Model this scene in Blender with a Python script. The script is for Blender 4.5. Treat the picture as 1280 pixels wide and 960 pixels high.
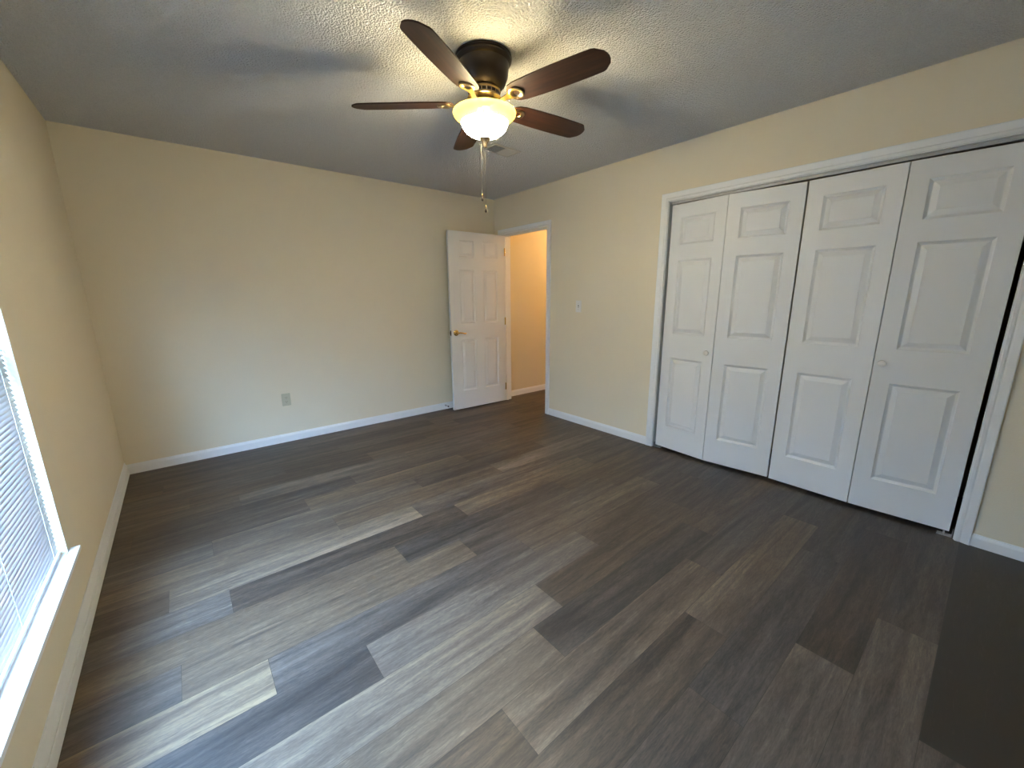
import bpy, bmesh, math, random
from mathutils import Vector, Matrix
for o in list(bpy.data.objects):
    bpy.data.objects.remove(o)
sc = bpy.context.scene
COL = sc.collection
R = math.radians
# ------------------------------------------------------------------ camera
CX, CY, CZ = 0.4722, -4.1024, 1.3246
yaw, pitch, roll = R(-39.4138), R(-12.4294), R(-0.4378)
fw = Vector((-math.sin(yaw)*math.cos(pitch), math.cos(yaw)*math.cos(pitch), math.sin(pitch)))
rt0 = Vector((math.cos(yaw), math.sin(yaw), 0)); up0 = rt0.cross(fw)
rt = rt0*math.cos(roll) + up0*math.sin(roll)
up = -rt0*math.sin(roll) + up0*math.cos(roll)
cd = bpy.data.cameras.new('camera'); cam = bpy.data.objects.new('camera', cd); COL.objects.link(cam)
cam.matrix_world = Matrix(((rt.x, up.x, -fw.x, CX), (rt.y, up.y, -fw.y, CY), (rt.z, up.z, -fw.z, CZ), (0, 0, 0, 1)))
cd.sensor_fit = 'HORIZONTAL'; cd.sensor_width = 36; cd.lens = 36*501.3223/1280
cd.clip_start = .02; cd.clip_end = 200
sc.camera = cam
# ------------------------------------------------------------------ light and exposure
SKY_STRENGTH = 62.0
SKY_COLOR = (.38, .61, 1.0)
BULB_W = 7.8
BULB_COLOR = (1.0, .80, .44)
BOWL_EMIT = 115.0
HALL_W = 19.0
EXPOSURE = 0.60
sc.view_settings.view_transform = 'Standard'
sc.view_settings.look = 'None'
sc.view_settings.exposure = EXPOSURE
sc.view_settings.gamma = 1
sc.view_settings.use_curve_mapping = False
sc.cycles.max_bounces = 12
sc.cycles.diffuse_bounces = 6
sc.cycles.transparent_max_bounces = 16
sc.cycles.sample_clamp_indirect = 6
sc.cycles.use_denoising = True
sc.cycles.denoising_prefilter = 'ACCURATE'
w = bpy.data.worlds.new('overcast_sky'); sc.world = w; w.use_nodes = True
nt = w.node_tree
bg = nt.nodes['Background']; bg.inputs[1].default_value = SKY_STRENGTH
bg.inputs[0].default_value = (*SKY_COLOR, 1)

W, H, T = 3.5835, 2.44, .12       # room width, ceiling height, wall thickness
YB = -4.66                        # wall behind the camera
C1, C2, HC = -2.2849, -4.117, 2.0335   # closet opening
D1, D0, HD = -.9145, -.152, 2.022      # doorway
WY1, WY2, WZ1, WZ2 = -1.868, -3.39, .335, 2.03   # window opening in the left wall

ar = bpy.data.lights.new('sky_portal', 'AREA'); ar.shape = 'RECTANGLE'
ar.size = 1.6; ar.size_y = 1.75; ar.cycles.is_portal = True
ao = bpy.data.objects.new('sky_portal', ar); COL.objects.link(ao)
ao.location = (-.13, (WY1+WY2)/2, (WZ1+WZ2)/2); ao.rotation_euler = (0, R(-90), 0)

hl = bpy.data.lights.new('hall_light', 'POINT'); hl.energy = HALL_W; hl.color = (1, .58, .24); hl.shadow_soft_size = .10
ho = bpy.data.objects.new('hall_light', hl); COL.objects.link(ho); ho.location = (4.95, -.62, 2.28)

# ------------------------------------------------------------------ materials
def new_mat(name):
    m = bpy.data.materials.new(name); m.use_nodes = True
    n = m.node_tree.nodes; l = m.node_tree.links
    return m, n, l, n['Principled BSDF']

def N(n, t, **k):
    x = n.new(t)
    for a, b in k.items():
        setattr(x, a, b)
    return x

def paint(name, col, rough=.6, bump=0, scale=200, spec=.4, var=.03, dist=.002, metal=0):
    m, n, l, b = new_mat(name)
    tc = N(n, 'ShaderNodeTexCoord')
    nz = N(n, 'ShaderNodeTexNoise'); nz.inputs['Scale'].default_value = 2.3; nz.inputs['Detail'].default_value = 4
    l.new(tc.outputs['Object'], nz.inputs['Vector'])
    hsv = N(n, 'ShaderNodeHueSaturation'); hsv.inputs['Color'].default_value = (*col, 1)
    mr = N(n, 'ShaderNodeMapRange'); mr.inputs[3].default_value = 1-var; mr.inputs[4].default_value = 1+var
    l.new(nz.outputs[0], mr.inputs[0]); l.new(mr.outputs[0], hsv.inputs['Value'])
    l.new(hsv.outputs[0], b.inputs['Base Color'])
    b.inputs['Roughness'].default_value = rough
    b.inputs['Specular IOR Level'].default_value = spec
    b.inputs['Metallic'].default_value = metal
    if bump:
        n2 = N(n, 'ShaderNodeTexNoise'); n2.inputs['Scale'].default_value = scale; n2.inputs['Detail'].default_value = 3
        l.new(tc.outputs['Object'], n2.inputs['Vector'])
        bp = N(n, 'ShaderNodeBump'); bp.inputs['Strength'].default_value = bump; bp.inputs['Distance'].default_value = dist
        l.new(n2.outputs[0], bp.inputs['Height']); l.new(bp.outputs[0], b.inputs['Normal'])
    return m

M_wall = paint('beige_wall_paint', (.77, .705, .55), .75, .35, 160, .25, .03, .003)
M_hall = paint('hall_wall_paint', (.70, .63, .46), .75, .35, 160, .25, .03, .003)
M_trim = paint('white_trim_paint', (.83, .86, .87), .38, .05, 60, .5, .015)
M_door = paint('white_door_paint', (.80, .83, .84), .42, .12, 130, .45, .012, .001)
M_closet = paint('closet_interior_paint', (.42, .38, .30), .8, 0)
M_ivory = paint('ivory_plastic', (.52, .50, .36), .4, 0, var=.01)
M_plate = paint('white_plastic', (.78, .78, .76), .35, 0, var=.01)
M_knob = paint('glossy_white_knob', (.92, .92, .90), .2, 0, spec=.6, var=.01)
M_slot = paint('dark_slot', (.02, .02, .018), .6, 0, var=.01)
M_brass = paint('polished_brass', (.72, .50, .18), .22, 0, metal=1, var=.02)
M_steel = paint('track_steel', (.42, .42, .43), .55, 0, metal=.4, var=.02)
M_nickel = paint('antique_brass', (.42, .32, .19), .30, 0, metal=1, var=.05)
M_bronze = paint('oil_rubbed_bronze', (.040, .031, .026), .36, 0, metal=.75, var=.1)
M_chain = paint('chain_metal', (.16, .14, .10), .5, 0, metal=.8, var=.02)
M_fob = paint('dark_wood_fob', (.02, .012, .008), .4, 0)
M_grille = paint('vent_enamel', (.62, .61, .57), .5, 0)
M_grille_dark = paint('vent_louver_enamel', (.62, .60, .56), .5, 0)
M_vinyl = paint('window_vinyl', (.78, .79, .80), .4, 0, var=.01)
M_rubber = paint('white_rubber', (.6, .6, .58), .7, 0)
M_lawn = paint('lawn', (.16, .17, .10), .9, .3, 40, .1, .2)
M_wood_ext = paint('siding', (.5, .45, .40), .8, 0)

# sprayed popcorn ceiling
def mat_popcorn():
    m, n, l, b = new_mat('popcorn_ceiling')
    tc = N(n, 'ShaderNodeTexCoord')
    vo = N(n, 'ShaderNodeTexVoronoi'); vo.inputs['Scale'].default_value = 112; vo.feature = 'SMOOTH_F1'
    vo.inputs['Smoothness'].default_value = .5; vo.inputs['Randomness'].default_value = 1
    nz = N(n, 'ShaderNodeTexNoise'); nz.inputs['Scale'].default_value = 190; nz.inputs['Detail'].default_value = 4; nz.inputs['Roughness'].default_value = .65
    for x in (vo, nz):
        l.new(tc.outputs['Object'], x.inputs['Vector'])
    sub = N(n, 'ShaderNodeMath', operation='MULTIPLY_ADD'); sub.inputs[1].default_value = -1.3
    l.new(vo.outputs['Distance'], sub.inputs[0]); l.new(nz.outputs[0], sub.inputs[2])
    bp = N(n, 'ShaderNodeBump'); bp.inputs['Strength'].default_value = .9; bp.inputs['Distance'].default_value = .012
    l.new(sub.outputs[0], bp.inputs['Height']); l.new(bp.outputs[0], b.inputs['Normal'])
    cr = N(n, 'ShaderNodeValToRGB')
    cr.color_ramp.elements[0].position = .2; cr.color_ramp.elements[0].color = (.76, .785, .81, 1)
    cr.color_ramp.elements[1].position = .6; cr.color_ramp.elements[1].color = (.91, .93, .95, 1)
    l.new(nz.outputs[0], cr.inputs[0]); l.new(cr.outputs[0], b.inputs['Base Color'])
    b.inputs['Roughness'].default_value = .9; b.inputs['Specular IOR Level'].default_value = .1
    return m
M_ceil = mat_popcorn()

# vinyl plank floor: per-plank tone and seed are stored on the planks
def mat_floor():
    m, n, l, b = new_mat('grey_brown_vinyl_plank')
    geo = N(n, 'ShaderNodeNewGeometry')
    at = N(n, 'ShaderNodeAttribute', attribute_name='tone'); asd = N(n, 'ShaderNodeAttribute', attribute_name='seed')
    sep = N(n, 'ShaderNodeSeparateXYZ'); l.new(geo.outputs['Position'], sep.inputs[0])
    def vec(sx, sy, off):
        cx = N(n, 'ShaderNodeMath', operation='MULTIPLY'); cx.inputs[1].default_value = sx; l.new(sep.outputs[0], cx.inputs[0])
        cy = N(n, 'ShaderNodeMath', operation='MULTIPLY'); cy.inputs[1].default_value = sy; l.new(sep.outputs[1], cy.inputs[0])
        cz = N(n, 'ShaderNodeMath', operation='MULTIPLY'); cz.inputs[1].default_value = 37.0; l.new(asd.outputs['Fac'], cz.inputs[0])
        co = N(n, 'ShaderNodeCombineXYZ'); l.new(cx.outputs[0], co.inputs[0]); l.new(cy.outputs[0], co.inputs[1]); l.new(cz.outputs[0], co.inputs[2])
        return co
    def noise(v, s, d, r, dist=0):
        z = N(n, 'ShaderNodeTexNoise'); z.inputs['Scale'].default_value = s; z.inputs['Detail'].default_value = d
        z.inputs['Roughness'].default_value = r; z.inputs['Distortion'].default_value = dist
        l.new(v.outputs[0], z.inputs['Vector']); return z
    big = noise(vec(1.2, 15, 0), 1.0, 4, .6, 1.0)          # broad streaks inside a plank
    fine = noise(vec(11, 80, 0), 1.0, 6, .75, 1.0)        # grain
    pore = noise(vec(50, 300, 0), 1.0, 2, .6)            # pores
    wave = noise(vec(3.2, 15, 0), 1.0, 3, .55, 3.0)       # cathedral swirls
    # value = tone + a*(big-.5) + b*(fine-.5) + c*(pore-.5)
    def madd(src, mul, add):
        x = N(n, 'ShaderNodeMath', operation='MULTIPLY_ADD'); x.inputs[1].default_value = mul
        l.new(src, x.inputs[0]); l.new(add, x.inputs[2]); return x.outputs[0]
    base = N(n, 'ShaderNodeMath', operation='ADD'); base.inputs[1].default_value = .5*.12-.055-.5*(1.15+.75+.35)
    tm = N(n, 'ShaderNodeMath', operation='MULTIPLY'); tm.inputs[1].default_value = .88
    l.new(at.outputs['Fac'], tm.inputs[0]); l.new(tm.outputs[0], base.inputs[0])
    v = madd(big.outputs[0], 1.15, base.outputs[0]); v = madd(fine.outputs[0], .75, v); v = madd(pore.outputs[0], .35, v)
    cr = N(n, 'ShaderNodeValToRGB'); e = cr.color_ramp.elements
    e[0].position = 0.02; e[0].color = (.025, .020, .016, 1)
    e[1].position = 1; e[1].color = (.28, .225, .16, 1)
    for p, c in ((.25, (.048, .038, .031)), (.45, (.082, .065, .051)), (.62, (.122, .097, .074)), (.8, (.182, .145, .108))):
        x = e.new(p); x.color = (*c, 1)
    l.new(v, cr.inputs[0])
    # knots and dark swirls
    th = N(n, 'ShaderNodeMapRange'); th.inputs[1].default_value = .66; th.inputs[2].default_value = .76
    l.new(wave.outputs[0], th.inputs[0])
    mul = N(n, 'ShaderNodeMath', operation='MULTIPLY'); mul.inputs[1].default_value = .55; l.new(th.outputs[0], mul.inputs[0])
    mx = N(n, 'ShaderNodeMix', data_type='RGBA'); l.new(mul.outputs[0], mx.inputs['Factor'])
    l.new(cr.outputs[0], mx.inputs['A']); mx.inputs['B'].default_value = (.045, .036, .030, 1)
    # warm / cool drift between planks
    hs = N(n, 'ShaderNodeHueSaturation'); l.new(mx.outputs['Result'], hs.inputs['Color'])
    ms = N(n, 'ShaderNodeMapRange'); ms.inputs[3].default_value = .85; ms.inputs[4].default_value = 1.4; hs.inputs['Value'].default_value = .84
    l.new(asd.outputs['Fac'], ms.inputs[0]); l.new(ms.outputs[0], hs.inputs['Saturation'])
    l.new(hs.outputs[0], b.inputs['Base Color'])
    b.inputs['Roughness'].default_value = .42; b.inputs['Specular IOR Level'].default_value = .45
    mr = N(n, 'ShaderNodeMapRange'); mr.inputs[3].default_value = .50; mr.inputs[4].default_value = .36
    l.new(fine.outputs[0], mr.inputs[0]); l.new(mr.outputs[0], b.inputs['Roughness'])
    bp = N(n, 'ShaderNodeBump'); bp.inputs['Strength'].default_value = .25; bp.inputs['Distance'].default_value = .001
    l.new(fine.outputs[0], bp.inputs['Height']); l.new(bp.outputs[0], b.inputs['Normal'])
    return m
M_floor = mat_floor()

def mat_blade():
    m, n, l, b = new_mat('walnut_fan_blade')
    tc = N(n, 'ShaderNodeTexCoord'); mp = N(n, 'ShaderNodeMapping'); mp.inputs['Scale'].default_value = (4, 60, 10)
    nz = N(n, 'ShaderNodeTexNoise'); nz.inputs['Scale'].default_value = 1; nz.inputs['Detail'].default_value = 5
    l.new(tc.outputs['Object'], mp.inputs[0]); l.new(mp.outputs[0], nz.inputs['Vector'])
    cr = N(n, 'ShaderNodeValToRGB')
    cr.color_ramp.elements[0].color = (.011, .004, .003, 1); cr.color_ramp.elements[1].color = (.042, .015, .008, 1)
    cr.color_ramp.elements[0].position = .3; cr.color_ramp.elements[1].position = .7
    l.new(nz.outputs[0], cr.inputs[0]); l.new(cr.outputs[0], b.inputs['Base Color'])
    b.inputs['Roughness'].default_value = .5; b.inputs['Specular IOR Level'].default_value = .3
    return m
M_blade = mat_blade()

def mat_bowl(name='frosted_amber_glass', ec=(1, .885, .66, 1), es=BOWL_EMIT, tint=(1, .86, .50), pass_=(1, .93, .75)):
    m, n, l, b = new_mat(name)
    out = n['Material Output']
    tr = N(n, 'ShaderNodeBsdfTransparent'); tr.inputs[0].default_value = (*pass_, 1)
    tl = N(n, 'ShaderNodeBsdfTranslucent'); tl.inputs[0].default_value = (*tint, 1)
    df = N(n, 'ShaderNodeBsdfDiffuse'); df.inputs[0].default_value = (*[.9*v for v in tint], 1)
    em = N(n, 'ShaderNodeEmission'); em.inputs[0].default_value = ec; em.inputs[1].default_value = es
    m1 = N(n, 'ShaderNodeMixShader'); m1.inputs[0].default_value = .3; l.new(tl.outputs[0], m1.inputs[1]); l.new(df.outputs[0], m1.inputs[2])
    m2 = N(n, 'ShaderNodeMixShader'); m2.inputs[0].default_value = .5; l.new(tr.outputs[0], m2.inputs[1]); l.new(m1.outputs[0], m2.inputs[2])
    geo = N(n, 'ShaderNodeNewGeometry'); om = N(n, 'ShaderNodeMath', operation='MULTIPLY_ADD'); om.inputs[1].default_value = -es; om.inputs[2].default_value = es
    l.new(geo.outputs['Backfacing'], om.inputs[0]); l.new(om.outputs[0], em.inputs[1])
    ad = N(n, 'ShaderNodeAddShader'); l.new(m2.outputs[0], ad.inputs[0]); l.new(em.outputs[0], ad.inputs[1])
    l.new(ad.outputs[0], out.inputs[0])
    return m
M_bowl = mat_bowl()
M_rim = mat_bowl('amber_glass_rim', (1, .78, .14, 1), .25, (.74, .61, .15), (.93, .84, .5))

def mat_slat():
    m, n, l, b = new_mat('white_blind_slat')
    out = n['Material Output']
    tl = N(n, 'ShaderNodeBsdfTranslucent'); tl.inputs[0].default_value = (.34, .28, .28, 1)
    b.inputs['Base Color'].default_value = (.82, .82, .84, 1); b.inputs['Roughness'].default_value = .45
    mx = N(n, 'ShaderNodeMixShader'); mx.inputs[0].default_value = .12
    l.new(b.outputs[0], mx.inputs[1]); l.new(tl.outputs[0], mx.inputs[2]); l.new(mx.outputs[0], out.inputs[0])
    return m
M_slat = mat_slat()

def mat_glass():
    m, n, l, b = new_mat('window_glass')
    out = n['Material Output']
    tr = N(n, 'ShaderNodeBsdfTransparent'); tr.inputs[0].default_value = (.93, .96, .96, 1)
    gl = N(n, 'ShaderNodeBsdfGlossy'); gl.inputs['Roughness'].default_value = .02
    mx = N(n, 'ShaderNodeMixShader'); mx.inputs[0].default_value = .06
    l.new(tr.outputs[0], mx.inputs[1]); l.new(gl.outputs[0], mx.inputs[2]); l.new(mx.outputs[0], out.inputs[0])
    return m
M_glass = mat_glass()

# ------------------------------------------------------------------ mesh helpers
def obj(name, bm, mat, parent=None, smooth=False, bevel=0, loc=None):
    me = bpy.data.meshes.new(name)
    bmesh.ops.recalc_face_normals(bm, faces=bm.faces)
    bm.to_mesh(me); bm.free()
    me.materials.append(mat)
    if smooth:
        for p in me.polygons:
            p.use_smooth = True
    o = bpy.data.objects.new(name, me); COL.objects.link(o)
    if loc is not None:
        o.location = loc
    if parent is not None:
        o.parent = parent
    if bevel:
        md = o.modifiers.new('bevel', 'BEVEL'); md.width = bevel; md.segments = 2; md.limit_method = 'ANGLE'
    if smooth:
        md = o.modifiers.new('edges', 'EDGE_SPLIT'); md.split_angle = R(38)
    return o

def box(bm, x0, x1, y0, y1, z0, z1):
    xs = sorted((x0, x1)); ys = sorted((y0, y1)); zs = sorted((z0, z1))
    v = [bm.verts.new((x, y, z)) for x in xs for y in ys for z in zs]
    for f in ((0, 1, 3, 2), (4, 6, 7, 5), (0, 4, 5, 1), (2, 3, 7, 6), (0, 2, 6, 4), (1, 5, 7, 3)):
        bm.faces.new([v[i] for i in f])

def boxes(*bs):
    bm = bmesh.new()
    for b in bs:
        box(bm, *b)
    return bm

def lathe(bm, prof, seg=48, c=(0, 0, 0), axis='z'):
    rings = []
    for r, z in prof:
        ring = []
        for i in range(seg):
            a = 2*math.pi*i/seg
            x, y = r*math.cos(a), r*math.sin(a)
            p = (x, y, z) if axis == 'z' else ((z, x, y) if axis == 'x' else (x, z, y))
            ring.append(bm.verts.new((p[0]+c[0], p[1]+c[1], p[2]+c[2])))
        rings.append(ring)
    for a, b in zip(rings, rings[1:]):
        for i in range(seg):
            j = (i+1) % seg
            bm.faces.new((a[i], a[j], b[j], b[i]))
    return rings

def cap(bm, ring):
    bm.faces.new(ring)

def closed_lathe(prof, seg=48, c=(0, 0, 0), axis='z'):
    bm = bmesh.new(); r = lathe(bm, prof, seg, c, axis); cap(bm, r[0]); cap(bm, r[-1]); return bm

def tube(bm, pts, r, seg=10):
    pts = [Vector(p) for p in pts]; rings = []
    for i, p in enumerate(pts):
        d = (pts[min(i+1, len(pts)-1)] - pts[max(i-1, 0)]).normalized()
        a = d.cross(Vector((0, 0, 1)) if abs(d.z) < .9 else Vector((1, 0, 0))).normalized(); b = d.cross(a)
        rr = r[i] if isinstance(r, (list, tuple)) else r
        rings.append([bm.verts.new(p + (a*math.cos(2*math.pi*k/seg) + b*math.sin(2*math.pi*k/seg))*rr) for k in range(seg)])
    for A, B in zip(rings, rings[1:]):
        for k in range(seg):
            j = (k+1) % seg; bm.faces.new((A[k], A[j], B[j], B[k]))
    bm.faces.new(rings[0]); bm.faces.new(rings[-1])

def prism(bm, poly, z0, z1, fn=None):
    fn = fn or (lambda x, y, z: (x, y, z))
    a = [bm.verts.new(fn(x, y, z0)) for x, y in poly]; b = [bm.verts.new(fn(x, y, z1)) for x, y in poly]
    bm.faces.new(a); bm.faces.new(b)
    for i in range(len(poly)):
        j = (i+1) % len(poly); bm.faces.new((a[i], a[j], b[j], b[i]))

def empty(name, loc, label=None, cat=None, kind=None, rotz=0, group=None):
    o = bpy.data.objects.new(name, None); COL.objects.link(o); o.location = loc; o.rotation_euler = (0, 0, rotz)
    o.empty_display_size = .1
    tag(o, label, cat, kind, group)
    return o

def tag(o, label=None, cat=None, kind=None, group=None):
    if label: o['label'] = label
    if cat: o['category'] = cat
    if kind: o['kind'] = kind
    if group: o['group'] = group
    return o

def struct(name, bm, mat, label, cat, **k):
    return tag(obj(name, bm, mat, **k), label, cat, 'structure')

# ------------------------------------------------------------------ room shell
XH = 5.45                          # far end of the hall
YH = -.043                         # hall side wall
YH2 = -1.30                        # other hall side wall
J = .018                           # jamb board thickness

# floor: planks run along x, rows .177 wide; ends and tones as laid, but near right corner shaded in the tone
def build_floor():
    rnd = random.Random(4)
    bm = bmesh.new(); tl = []; sl = []
    # anchors: row -> one plank end (x)
    L = 1.205
    anc = {0: 1.110, 1: 1.413, 2: .384, 3: .856, 4: .552, 5: .300, 6: 1.204, 7: .478, 8: .262, 9: 1.030, 10: .442,
           11: .952, 12: .10, 13: .62, 14: .360, 15: .950, 16: .22, 17: 1.215, 18: .05, 19: .8,
           -1: .760, -2: .45, -3: .940, -4: .140, -5: .82, -6: .3, -7: 1.1}
    tone = {(0, 0): .30, (0, 1): .56, (0, 2): .38, (1, 0): .40, (1, 1): .66, (1, 2): .24, (1, 3): .40,
            (2, 0): .50, (2, 1): .78, (2, 2): .44, (2, 3): .28, (3, 0): .34, (3, 1): .66, (3, 2): .40, (3, 3): .40,
            (4, 0): .80, (4, 1): .50, (4, 2): .58, (4, 3): .44, (5, 0): .52, (5, 1): .62, (5, 2): .46, (5, 3): .36,
            (6, 0): .62, (6, 1): .30, (6, 2): .44, (6, 3): .4, (7, 0): .55, (7, 1): .33, (7, 2): .64, (7, 3): .34,
            (8, 0): .40, (8, 1): .76, (8, 2): .60, (8, 3): .50, (9, 0): .62, (9, 1): .56, (9, 2): .70, (9, 3): .5,
            (10, 0): .50, (10, 1): .56, (10, 2): .30, (10, 3): .48, (11, 0): .36, (11, 1): .60, (11, 2): .44, (11, 3): .4,
            (12, 0): .40, (12, 1): .34, (12, 2): .42, (12, 3): .5, (13, 0): .5, (13, 1): .6, (13, 2): .5, (13, 3): .36,
            (14, 0): .50, (14, 1): .34, (14, 2): .50, (14, 3): .42, (15, 0): .38, (15, 1): .30, (15, 2): .46,
            (16, 0): .46, (16, 1): .44, (16, 2): .52, (17, 0): .34, (17, 1): .36, (17, 2): .30, (18, 1): .4,
            (-1, 0): .4, (-1, 1): .42, (-1, 2): .58, (-1, 3): .22, (-2, 1): .40, (-2, 2): .36, (-2, 3): .30,
            (-3, 0): .40, (-3, 1): .60, (-3, 2): .22, (-3, 3): .34, (-4, 1): .5, (-4, 2): .54, (-4, 3): .36, (-5, 2): -.1, (-5, 3): -.1, (-6, 2): -.1, (-6, 3): -.1}  # near right planks: own dark tone, lowered further to paint in vignetting
    y0 = -3.436; g = .0006
    for row in range(-7, 20):
        ya = max(y0+.177*row, YB); yb = min(y0+.177*(row+1), 0.0)
        if ya >= yb: continue
        x = anc.get(row, rnd.random()*L) - L
        while x > 0: x -= L
        k = 0
        while x < XH:
            xa, xb = max(x, 0), min(x+L, XH)
            if xb > 0 and xb - xa > .01:
                v = [bm.verts.new(p) for p in ((xa+g, ya+g, 0), (xb-g, ya+g, 0), (xb-g, yb-g, 0), (xa+g, yb-g, 0))]
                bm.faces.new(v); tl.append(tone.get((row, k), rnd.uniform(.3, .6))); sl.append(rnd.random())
                k += 1
            x += L
    # dark seam bed under the planks
    v = [bm.verts.new(p) for p in ((0, YB, -.0015), (XH, YB, -.0015), (XH, 0, -.0015), (0, 0, -.0015))]
    bm.faces.new(v); tl.append(.0); sl.append(.5)
    # slab
    box(bm, -T, XH+T, YB-T, T, -.12, -.002)
    while len(tl) < len(bm.faces): tl.append(.2); sl.append(.5)
    me = bpy.data.meshes.new('floor'); bm.to_mesh(me); bm.free()
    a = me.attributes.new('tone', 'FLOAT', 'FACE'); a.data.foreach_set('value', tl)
    a = me.attributes.new('seed', 'FLOAT', 'FACE'); a.data.foreach_set('value', sl)
    me.materials.append(M_floor)
    o = bpy.data.objects.new('floor', me); COL.objects.link(o)
    tag(o, 'grey-brown vinyl plank floor running across the room into the hall', 'floor', 'structure')
build_floor()

struct('ceiling', boxes((-T, XH+T, YB-T, T, H, H+.12)), M_ceil, 'white popcorn-textured ceiling with fan shadows', 'ceiling')
struct('wall_back', boxes((0, W, 0, T, 0, H)), M_wall, 'beige wall behind the open white door, with the outlet', 'wall')
struct('wall_front', boxes((0, W, YB-T, YB, 0, H)), M_wall, 'beige wall behind the viewer', 'wall')
struct('wall_left', boxes((-T, 0, YB-T, WY2, 0, H), (-T, 0, WY1, T, 0, H), (-T, 0, WY2, WY1, 0, WZ1-.02), (-T, 0, WY2, WY1, WZ2, H)),
       M_wall, 'beige wall with the blind-covered window at left', 'wall')
struct('wall_right', boxes((W, W+T, D0+J, T, 0, H), (W, W+T, D1-J, D0+J, HD+J, H), (W, W+T, C1+J, D1-J, 0, H),
                           (W, W+T, C2-J, C1+J, HC+J, H), (W, W+T, YB-T, C2-J, 0, H)),
       M_wall, 'beige wall holding the doorway, light switch and closet', 'wall')
struct('wall_hall_left', boxes((W+T, XH, YH, 0, 0, H)), M_hall, 'warm lit hallway wall seen through the doorway', 'wall')
struct('wall_hall_end', boxes((XH, XH+T, YH2-T, T, 0, H)), M_hall, 'hallway end wall', 'wall')
struct('wall_hall_right', boxes((W+T, XH, YH2-.10, YH2, 0, H)), M_hall, 'hallway side wall next to the closet', 'wall')
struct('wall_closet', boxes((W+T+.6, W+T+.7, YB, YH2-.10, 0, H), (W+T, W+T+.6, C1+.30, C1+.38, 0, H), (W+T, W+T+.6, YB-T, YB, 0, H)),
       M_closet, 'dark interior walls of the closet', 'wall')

# baseboards
def baseboard(name, a, b, nrm, h, label, t=.012):
    a = Vector((*a, 0)); b = Vector((*b, 0)); n = Vector((*nrm, 0))
    prof = [(0, 0), (t, 0), (t, h*.72), (t*.75, h*.84), (t*.45, h*.92), (t*.35, h), (0, h)]
    bm = bmesh.new()
    A = [bm.verts.new(a+n*u+Vector((0, 0, z+.0005))) for u, z in prof]; B = [bm.verts.new(b+n*u+Vector((0, 0, z+.0005))) for u, z in prof]
    bm.faces.new(A); bm.faces.new(B)
    for i in range(len(prof)):
        j = (i+1) % len(prof); bm.faces.new((A[i], A[j], B[j], B[i]))
    return struct(name, bm, M_trim, label, 'baseboard')
baseboard('baseboard_back', (.0, 0), (W, 0), (0, -1), .078, 'white baseboard along the wall behind the door')
baseboard('baseboard_left', (0, -.0125), (0, YB+.0125), (1, 0), .100, 'white baseboard under the window wall')
baseboard('baseboard_right', (W, D1-.0625), (W, C1+.0625), (-1, 0), .074, 'short white baseboard between the doorway and closet')
baseboard('baseboard_closet_side', (W, C2-.0625), (W, YB+.0125), (-1, 0), .068, 'white baseboard right of the closet casing')
baseboard('baseboard_front', (0, YB), (W, YB), (0, 1), .078, 'white baseboard behind the viewer')
baseboard('baseboard_hall', (W+T, YH), (XH, YH), (0, -1), .078, 'warm lit baseboard of the hallway wall')
# quarter strip in front of the window-wall baseboard
struct('trim_4', boxes((.0125, .0185, -.0125, YB+.0125, .001, .055)), M_trim, 'thin shoe strip against the window-wall baseboard', 'trim', bevel=.003)

# casings: mitred U round an opening on the plane x = W
def casing(name, y1, y2, h, cw, label, xs=None, sgn=-1, x=W):
    prof = [(.004, 0), (.004, .008), (.010, .011), (.020, .0115), (.026, .009), (.034, .012), (cw*.75, .015), (cw-.004, .017), (cw, .015), (cw, 0)]
    bm = bmesh.new(); rings = []
    for k in range(4):
        ring = []
        for u, t in prof:
            X = x + sgn*t
            p = ((X, y1+u, .0005), (X, y1+u, h+u), (X, y2-u, h+u), (X, y2-u, .0005))[k]
            ring.append(bm.verts.new(p))
        rings.append(ring)
    m = len(prof)
    for a, b in zip(rings, rings[1:]):
        for i in range(m):
            j = (i+1) % m; bm.faces.new((a[i], a[j], b[j], b[i]))
    bm.faces.new(rings[0]); bm.faces.new(rings[-1])
    return struct(name, bm, M_trim, label, 'trim')
casing('trim_1', D0, D1, HD, .062, 'white moulded casing round the hallway doorway')
casing('trim_2', C1, C2, HC, .062, 'white moulded casing round the closet doors')
casing('trim_6', D0, D1, HD, .062, 'white casing on the hallway side of the doorway', sgn=1, x=W+T)
def jamb(name, y1, y2, h, label, stop=None):
    bs = [(W, W+T, y1, y1+J-.0005, .0005, h), (W, W+T, y2-J+.0005, y2, .0005, h), (W, W+T, y2-J+.0005, y1+J-.0005, h, h+J-.0005)]
    if stop:
        s0, s1 = stop
        bs += [(W+s0, W+s1, y1-.010, y1, .0005, h-.010), (W+s0, W+s1, y2, y2+.010, .0005, h-.010), (W+s0, W+s1, y2, y1, h-.010, h)]
    return struct(name, boxes(*bs), M_trim, label, 'trim', bevel=.001)
jamb('trim_3', D0, D1, HD, 'white door jamb with stop lining the doorway', (.040, .075))
jamb('trim_5', C1, C2, HC, 'white jamb lining the closet opening')

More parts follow.
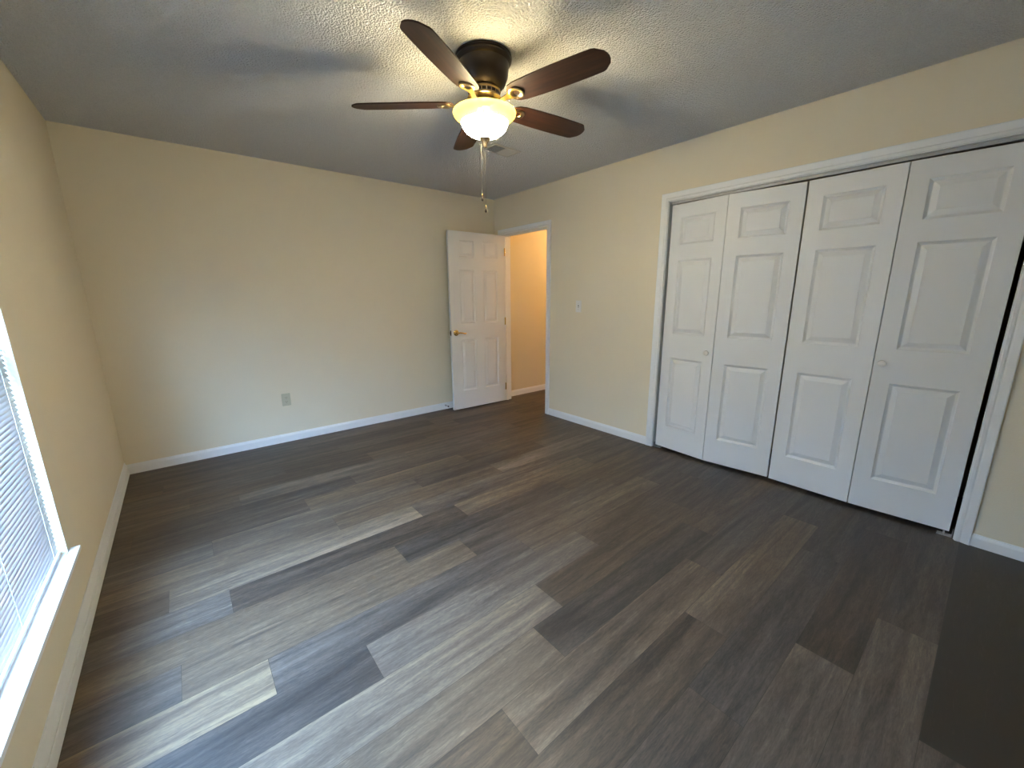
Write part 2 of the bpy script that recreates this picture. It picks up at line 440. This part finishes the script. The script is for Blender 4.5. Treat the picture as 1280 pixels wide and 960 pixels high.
# ------------------------------------------------------------------ moulded panel leaf (local: x width, y thickness (front at 0, back at +t), z height)
def leaf_bm(wd, z0, z1, t, panels, d=.012):
    bm = bmesh.new()
    xs = sorted({0.0, wd, *[p[0] for p in panels], *[p[1] for p in panels]})
    zs = sorted({z0, z1, *[p[2] for p in panels], *[p[3] for p in panels]})
    for side in (0, 1):
        def P(x, z, dep): return bm.verts.new((x, dep if side == 0 else t-dep, z))
        for xa, xb in zip(xs, xs[1:]):
            for za, zb in zip(zs, zs[1:]):
                mx, mz = (xa+xb)/2, (za+zb)/2
                if any(p[0] < mx < p[1] and p[2] < mz < p[3] for p in panels): continue
                bm.faces.new([P(xa, za, 0), P(xb, za, 0), P(xb, zb, 0), P(xa, zb, 0)])
        for a, b, c, e in panels:
            rings = []
            for ins, dep in ((0, 0), (.005, d*.45), (.014, d), (.018, d), (.040, d*.25), (.043, d*.12)):
                rings.append([P(a+ins, c+ins, dep), P(b-ins, c+ins, dep), P(b-ins, e-ins, dep), P(a+ins, e-ins, dep)])
            for A, B in zip(rings, rings[1:]):
                for i in range(4):
                    j = (i+1) % 4; bm.faces.new((A[i], A[j], B[j], B[i]))
            bm.faces.new(rings[-1])
    for q in (((0, 0, z0), (wd, 0, z0), (wd, t, z0), (0, t, z0)), ((0, 0, z1), (wd, 0, z1), (wd, t, z1), (0, t, z1)),
              ((0, 0, z0), (0, 0, z1), (0, t, z1), (0, t, z0)), ((wd, 0, z0), (wd, 0, z1), (wd, t, z1), (wd, t, z0))):
        bm.faces.new([bm.verts.new(p) for p in q])
    bmesh.ops.remove_doubles(bm, verts=bm.verts, dist=1e-5)
    return bm

# hinged six-panel door, swung open against the back wall. local x runs from the free edge to the hinge
def build_door():
    fx, fy = 2.830, -.1690; hx, hy = W-.004, -.1895
    wd = math.hypot(hx-fx, hy-fy); ang = math.atan2(hy-fy, hx-fx)
    d = empty('door_1', (fx, fy, 0), 'white six-panel door standing open against the back wall', 'door', 'structure', ang)
    zr = ((1.745, 1.925), (1.015, 1.610), (.228, .832)); xr = ((.130, .328), (.445, .650))
    pan = [(a, b, c, e) for a, b in xr for c, e in zr]
    obj('door_leaf', leaf_bm(wd, .014, 2.016, .035, pan), M_door, d)
    # lever set on both faces
    for s, y0 in ((-1, 0.0), (1, .035)):
        bm = bmesh.new()
        r = lathe(bm, [(.033, y0), (.033, y0+s*.004), (.026, y0+s*.010), (.013, y0+s*.012), (.012, y0+s*.040), (.014, y0+s*.046), (.009, y0+s*.052)], 28, (.058, 0, .915), 'y')
        cap(bm, r[0]); cap(bm, r[-1])
        tube(bm, [(.058, y0+s*.044, .915), (.085, y0+s*.050, .917), (.115, y0+s*.050, .913), (.150, y0+s*.046, .905), (.168, y0+s*.042, .908)], [.010, .009, .008, .007, .006], 12)
        h = obj('door_handle', bm, M_brass, d, smooth=True); h['label'] = 'polished brass lever handle'
    lp = obj('latch_plate', boxes((-.0012, .001, .006, .029, .886, .944), (-.008, .001, .011, .024, .905, .925)), M_bronze, d); lp['label'] = 'dark metal latch plate on the door edge'
    for z in (.20, 1.02, 1.83):
        bm = closed_lathe([(.0065, z-.044), (.0065, z+.044)], 14, (wd+.003, -.007, 0))
        box(bm, wd-.001, wd+.0025, -.006, .030, z-.044, z+.044)
        obj('hinge', bm, M_brass, d, smooth=True)
build_door()

# bifold closet doors
def bifold(name, pts, label, knob_leaf, knob_x, knob_z):
    root = empty(name, (pts[0][0], pts[0][1], 0), label, 'closet door', 'structure')
    for i, (a, b) in enumerate(zip(pts, pts[1:])):
        wd = math.hypot(b[0]-a[0], b[1]-a[1])-.005; ang = math.atan2(b[1]-a[1], b[0]-a[0])
        m = .084
        pan = [(m, wd-m+.004, 1.703, 1.905), (m, wd-m+.004, 1.008, 1.588), (m, wd-m+.004, .216, .810)]
        # local +y is to the left of travel (towards +x, away from the room) when walking towards -y
        lf = obj('door_panel', leaf_bm(wd, .022, 2.004, .032, pan), M_door, root)
        lf.location = (a[0]-pts[0][0], a[1]-pts[0][1], 0); lf.rotation_euler = (0, 0, ang)
        if i == knob_leaf:
            k = obj('knob', closed_lathe([(.010, 0), (.009, -.010), (.016, -.016), (.0195, -.023), (.0185, -.030), (.012, -.034), (.003, -.0355)], 24, (knob_x, 0, knob_z), 'y'), M_knob, lf, smooth=True)
    return root
b1 = bifold('door_2', [(3.600, -2.303), (3.566, -2.743), (3.618, -3.193)], 'left pair of white bifold closet doors, slightly folded outward', 0, .395, .885)
b2 = bifold('door_3', [(3.608, -3.201), (3.596, -3.656), (3.624, -4.103)], 'right pair of white bifold closet doors, nearly closed', 1, .036, .925)
tr = obj('closet_track', boxes((W+.024, W+.052, C2+.004, C1-.004, HC-.018, HC-.0005)), M_steel)
tag(tr, 'grey metal sliding track under the closet head casing', 'track')
for nm, y, lab in (('pivot_bracket', C1-.004, 'small metal floor bracket at the left foot of the closet doors'), ('pivot_bracket', C2+.004, 'small metal floor bracket at the right foot of the closet doors')):
    s = -1 if y > -3 else 1
    bm = boxes((W+.012, W+.050, y, y+s*.060, .0005, .004), (W+.012, W+.050, y, y+s*.003, .0005, .040))
    box(bm, W+.028, W+.036, y+s*.030, y+s*.038, .004, .021)
    tag(obj(nm, bm, M_steel), lab, 'bracket')

# ------------------------------------------------------------------ window in the left wall
def build_window():
    w0 = empty('window_1', (-.1, (WY1+WY2)/2, WZ1), 'daylit window behind the white mini blind', 'window', 'structure')
    def part(name, bm, mat, **k):
        o = obj(name, bm, mat, **k); o.parent = w0; o.location = -w0.location; return o
    xa, xb = -.115, -.072; f = .045
    part('window_frame', boxes((xa, xb, WY2, WY2+f, WZ1, WZ2), (xa, xb, WY1-f, WY1, WZ1, WZ2), (xa, xb, WY2+f, WY1-f, WZ1, WZ1+f), (xa, xb, WY2+f, WY1-f, WZ2-f, WZ2)), M_vinyl, bevel=.002)
    ym = (WY1+WY2)/2; zm = (WZ1+WZ2)/2
    part('sash_bar', boxes((xa+.006, xb-.004, ym-.03, ym+.03, WZ1+f, WZ2-f), (xa+.006, xb-.006, WY2+f, ym-.03, zm-.018, zm+.018), (xa+.006, xb-.006, ym+.03, WY1-f, zm-.018, zm+.018)), M_vinyl, bevel=.002)
    part('window_glass', boxes((-.096, -.093, WY2+f-.002, WY1-f+.002, WZ1+f-.002, WZ2-f+.002)), M_glass)
build_window()
# side and head returns are the wall itself; the stool projects into the room
struct('trim_7', boxes((-.115, .0005, WY2+.0005, WY1-.0005, WZ1-.0195, WZ1), (.0005, .031, WY2-.045, WY1+.040, WZ1-.0195, WZ1)), M_trim, 'white window sill projecting below the blind', 'window sill', bevel=.003)

def build_blind():
    ya, yb = WY2+.006, WY1-.004
    xc = -.028
    root = empty('window_blind', (xc, (ya+yb)/2, WZ1), 'white mini blind with closed slats hanging in the left window', 'blind')
    def part(name, bm, mat, **k):
        o = obj(name, bm, mat, **k); o.parent = root; o.location = -root.location; return o
    part('headrail', boxes((xc-.014, xc+.014, ya, yb, WZ2-.028, WZ2-.001)), M_plate, bevel=.002)
    part('bottom_rail', boxes((xc-.011, xc+.011, ya, yb, WZ1+.003, WZ1+.015)), M_plate, bevel=.002)
    bm = bmesh.new(); z = WZ1+.030; pitch_ = .0180; wd = .0122; tilt = R(59)
    while z < WZ2-.035:
        top = []; bot = []
        for k in range(5):
            s = (k-2)/2*wd; cam_ = .0018*(1-((k-2)/2)**2)
            # room-side edge down
            px = s*math.cos(tilt)+cam_*math.sin(tilt); pz = -s*math.sin(tilt)+cam_*math.cos(tilt)
            top.append((bm.verts.new((xc+px, ya, z+pz)), bm.verts.new((xc+px, yb, z+pz))))
        for a, b in zip(top, top[1:]):
            bm.faces.new((a[0], a[1], b[1], b[0]))
        z += pitch_
    so = part('slats', bm, M_slat, smooth=True)
    md = so.modifiers.new('thick', 'SOLIDIFY'); md.thickness = .0004
    for y in (yb-.10, yb-.52, (ya+yb)/2-.1, ya+.12):
        bm = bmesh.new()
        for dx in (-.0135, .0135):
            tube(bm, [(xc+dx, y, WZ1+.015), (xc+dx, y, WZ2-.028)], .0008, 6)
        part('ladder_cord', bm, M_plate)
build_blind()

# ------------------------------------------------------------------ outside ground
struct('ground', boxes((-14, -T-.02, -14, 8, -.42, -.40)), M_lawn, 'lawn outside the window', 'ground')

# ------------------------------------------------------------------ ceiling fan
def build_fan():
    FX, FY = 1.779, -2.316
    f = empty('ceiling_fan', (FX, FY, H), 'five-blade dark wood ceiling fan with a lit amber glass bowl light', 'ceiling fan')
    def L(z): return z-H
    housing = [(.095, 0), (.134, -.001), (.136, -.010), (.132, -.014), (.134, -.022), (.128, -.030), (.121, -.034), (.120, -.055), (.116, -.085), (.104, -.115), (.085, -.135), (.070, -.142)]
    o = obj('motor_housing', closed_lathe(housing, 64), M_bronze, f, smooth=True); o['label'] = 'oil-rubbed bronze flush-mount motor housing'
    band = [(.060, -.141), (.079, -.143), (.081, -.149), (.076, -.152), (.075, -.170), (.081, -.173), (.083, -.179), (.074, -.184), (.066, -.192), (.060, -.196)]
    o = obj('motor_band', closed_lathe(band, 64), M_nickel, f, smooth=True); o['label'] = 'antique brass ring below the motor housing'
    bm = bmesh.new()
    for k in range(20):
        a = 2*math.pi*k/20; c, s = math.cos(a), math.sin(a)
        poly = [(.0745, -.009), (.0775, -.009), (.0775, .009), (.0745, .009)]
        prism(bm, poly, -.167, -.155, lambda x, y, z, c=c, s=s: (x*c-y*s, x*s+y*c, z))
    obj('band_vents', bm, M_bronze, o)
    sw = [(.050, -.194), (.074, -.197), (.078, -.205), (.070, -.212), (.062, -.222), (.060, -.232), (.040, -.236)]
    o = obj('light_fitter', closed_lathe(sw, 48), M_nickel, f, smooth=True); o['label'] = 'brass collar holding the glass bowl'
    # blades
    def halfw(r):
        pts = [(.150, .0), (.153, .022), (.162, .040), (.180, .053), (.215, .061), (.30, .066), (.42, .0685), (.54, .067), (.600, .0645), (.614, .060), (.643, .034), (.651, .016), (.653, 0)]
        return pts
    hw = halfw(0)
    poly = [(r, h) for r, h in hw] + [(r, -h) for r, h in reversed(hw[1:-1])]
    zb = 2.240
    first = None
    for k in range(5):
        a = R(67+72*k)
        if first is None:
            bm = bmesh.new(); prism(bm, poly, -.003, .003)
            bl = obj('blade', bm, M_blade, f, bevel=.0012)
            # iron: curved arm from the hub out to a ring medallion under the blade
            bm = bmesh.new()
            pr = [(.0370, -.0032), (.0370, -.0075), (.0320, -.0105), (.0240, -.0095), (.0190, -.0065), (.0170, -.0032)]
            rg = lathe(bm, pr, 32, (.196, 0, 0)); 
            for i in range(32):
                j = (i+1) % 32; bm.faces.new((rg[0][i], rg[0][j], rg[-1][j], rg[-1][i]))
            arm = [(.060, .022), (.092, .016), (.125, .012), (.145, .014), (.168, .024), (.168, -.024), (.145, -.014), (.125, -.012), (.092, -.016), (.060, -.022)]
            def bend(x, y, z):
                dz = -.004 - .030*max(0, (.135-x)/.075)**1.2*(1 if x < .135 else 0)
                return (x, y, z+dz-.001)
            prism(bm, arm, -.0035, .001, bend)
            ir = obj('blade_iron', bm, M_nickel, bl, smooth=True); ir['label'] = 'antique brass blade bracket with ring medallion'
            first = (bl, ir)
        else:
            bl = first[0].copy(); COL.objects.link(bl); bl.parent = f
            ir = first[1].copy(); COL.objects.link(ir); ir.parent = bl
        bl.rotation_mode = 'XYZ'
        bl.matrix_basis = Matrix.Translation((0, 0, L(zb))) @ Matrix.Rotation(a, 4, 'Z') @ Matrix.Rotation(R(-12), 4, 'X')
    # glass bowl
    prof = [(.116, L(2.157)), (.110, L(2.140)), (.098, L(2.122)), (.078, L(2.107)), (.050, L(2.096)), (.018, L(2.090)), (.006, L(2.0895))]
    bm = bmesh.new(); lathe(bm, prof, 64)
    bo = obj('glass_bowl', bm, M_bowl, f, smooth=True); bo['label'] = 'glowing frosted white glass bowl shade'
    bm = bmesh.new(); lathe(bm, [(.146, L(2.2065)), (.153, L(2.2035)), (.1545, L(2.1975)), (.150, L(2.187)), (.138, L(2.176)), (.125, L(2.166)), (.116, L(2.157))], 64)
    ri = obj('bowl_rim', bm, M_rim, f, smooth=True); ri['label'] = 'flared amber glass rim of the bowl shade'
    fin = [(.004, L(2.096)), (.027, L(2.0915)), (.0285, L(2.087)), (.021, L(2.080)), (.014, L(2.070)), (.010, L(2.060)), (.011, L(2.056)), (.008, L(2.049)), (.002, L(2.046))]
    obj('finial', closed_lathe(fin, 28), M_nickel, f, smooth=True)
    obj('socket_stem', closed_lathe([(.012, -.234), (.012, L(2.094))], 16), M_nickel, f, smooth=True)
    # pull chains (beads) and fobs
    rx, ry = rt0.x, rt0.y
    def chain(dx, dd, ztop, zbot, fob):
        px, py = rx*dx + fw.x*dd, ry*dx + fw.y*dd
        bm = bmesh.new()
        tube(bm, [(px, py, L(ztop)), (px, py, L(zbot)+.028)], .0005, 6)
        z = L(ztop)
        while z > L(zbot)+.030:
            bmesh.ops.create_icosphere(bm, subdivisions=1, radius=.0010, matrix=Matrix.Translation((px, py, z))); z -= .0052
        c = obj('pull_chain', bm, M_chain, f)
        z0 = L(zbot)
        obj('chain_coupler', closed_lathe([(.001, z0+.036), (.0032, z0+.033), (.0034, z0+.024), (.0012, z0+.021)], 12, (px, py, 0)), M_brass, c, smooth=True)
        obj('chain_fob', closed_lathe([(.001, z0+.023), (.0026, z0+.020), (fob, z0+.010), (fob*.95, z0+.004), (.001, z0)], 14, (px, py, 0)), M_fob, c, smooth=True)
        return px, py
    chain(-.002, 0, 2.047, 1.742, .0070)
    bx = chain(-.024, .070, 2.085, 1.812, .0055)
    # bulbs
    for k in range(2):
        a = R(60+180*k); x, y = .050*math.cos(a), .050*math.sin(a)
        ld = bpy.data.lights.new('bulb_light', 'POINT'); ld.energy = BULB_W; ld.color = BULB_COLOR; ld.shadow_soft_size = .030
        lo = bpy.data.objects.new('bulb_light', ld); COL.objects.link(lo); lo.location = (FX+x, FY+y, 2.150)
build_fan()

# ------------------------------------------------------------------ ceiling vent, outlet, switch, door stop
def build_vent():
    x0, x1, y0, y1 = 2.486, 2.757, -1.460, -1.295
    v = empty('ceiling_vent', ((x0+x1)/2, (y0+y1)/2, H), 'small rectangular white air register in the ceiling beyond the fan', 'air vent', rotz=R(3))
    hx, hy = (x1-x0)/2, (y1-y0)/2; b = .020
    obj('frame', boxes((-hx, hx, -hy, -hy+b, -.006, -.0005), (-hx, hx, hy-b, hy, -.006, -.0005), (-hx, -hx+b, -hy+b, hy-b, -.006, -.0005), (hx-b, hx, -hy+b, hy-b, -.006, -.0005), (-.006, .006, -hy+b, hy-b, -.006, -.0005)), M_grille, v, bevel=.002)
    for s, n in ((-1, 8), (1, 8)):
        bm = bmesh.new()
        for k in range(n):
            xa = s*(.010+(hx-b-.012)*(k+.5)/n); t = -s*.0048
            a = [bm.verts.new(p) for p in ((xa-t, -hy+b, -.0075), (xa-t, hy-b, -.0075), (xa+t, hy-b, -.001), (xa+t, -hy+b, -.001))]
            bm.faces.new(a)
            a = [bm.verts.new(p) for p in ((xa-t, -hy+b, -.0068), (xa-t, hy-b, -.0068), (xa+t, hy-b, -.0003), (xa+t, -hy+b, -.0003))]
            bm.faces.new(a)
        obj('louvers', bm, M_grille_dark if s < 0 else M_grille, v)
build_vent()

def rounded(bm, cx, cz, hw, hh, r, fn, d0, d1):
    poly = []
    for sx, sz, a0 in ((1, 1, 0), (-1, 1, 90), (-1, -1, 180), (1, -1, 270)):
        for k in range(5):
            a = R(a0+22.5*k); poly.append((cx+sx*(hw-r)+r*math.cos(a), cz+sz*(hh-r)+r*math.sin(a)))
    prism(bm, poly, d0, d1, fn)
def build_outlet():
    cx, cz = 1.140, .402
    o = empty('wall_outlet', (cx, 0, cz), 'ivory duplex outlet low on the back wall', 'outlet')
    fn = lambda x, y, z: (x, -z, y)
    bm = bmesh.new(); rounded(bm, 0, 0, .036, .0575, .004, fn, .0003, .006); obj('cover_plate', bm, M_ivory, o, bevel=.0015)
    for s in (-1, 1):
        bm = bmesh.new(); rounded(bm, 0, s*.0195, .0165, .0140, .008, fn, .006, .0085); r = obj('receptacle', bm, M_ivory, o)
        bm = boxes((-.0075, -.0055, -.0090, -.0086, s*.0195-.002, s*.0195+.006), (.0055, .0075, -.0090, -.0086, s*.0195-.002, s*.0195+.006), (-.002, .002, -.0090, -.0086, s*.0195-.009, s*.0195-.005))
        obj('slots', bm, M_slot, r)
    obj('screw', closed_lathe([(.003, -.006), (.0028, -.0072)], 12, axis='y'), M_steel, o)
build_outlet()
def build_switch():
    cy, cz = -1.377, 1.214
    o = empty('light_switch', (W, cy, cz), 'white toggle light switch between the doorway and closet', 'light switch')
    fn = lambda x, y, z: (-z, x, y)
    bm = bmesh.new(); rounded(bm, 0, 0, .035, .0575, .004, fn, .0003, .006); obj('cover_plate', bm, M_plate, o, bevel=.0015)
    obj('toggle_slot', boxes((-.0066, -.0058, -.0055, .0055, -.013, .013)), M_slot, o)
    bm = bmesh.new(); prism(bm, [(-.006, -.008), (-.018, -.013), (-.018, -.008), (-.006, .004)], -.004, .004, lambda x, y, z: (x, z, y)); obj('toggle', bm, M_plate, o)
    for s in (-1, 1):
        obj('screw', closed_lathe([(.003, -.006), (.0028, -.0072)], 12, (0, 0, s*.030), axis='x'), M_steel, o)
build_switch()
def build_stop():
    o = empty('door_stop', (2.800, -.012, .048), 'small spring door stop on the baseboard beside the open door', 'door stop')
    obj('base', closed_lathe([(.010, 0), (.009, -.005), (.005, -.008)], 16, axis='y'), M_steel, o, smooth=True)
    bm = bmesh.new(); pts = []
    for i in range(140):
        a = i*.55; pts.append((.0055*math.cos(a), -.006-.058*i/139, .0055*math.sin(a)))
    tube(bm, pts, .0009, 5); obj('spring', bm, M_steel, o)
    obj('tip', closed_lathe([(.006, -.062), (.0075, -.064), (.0075, -.073), (.005, -.076)], 16, axis='y'), M_fob, o, smooth=True)
build_stop()
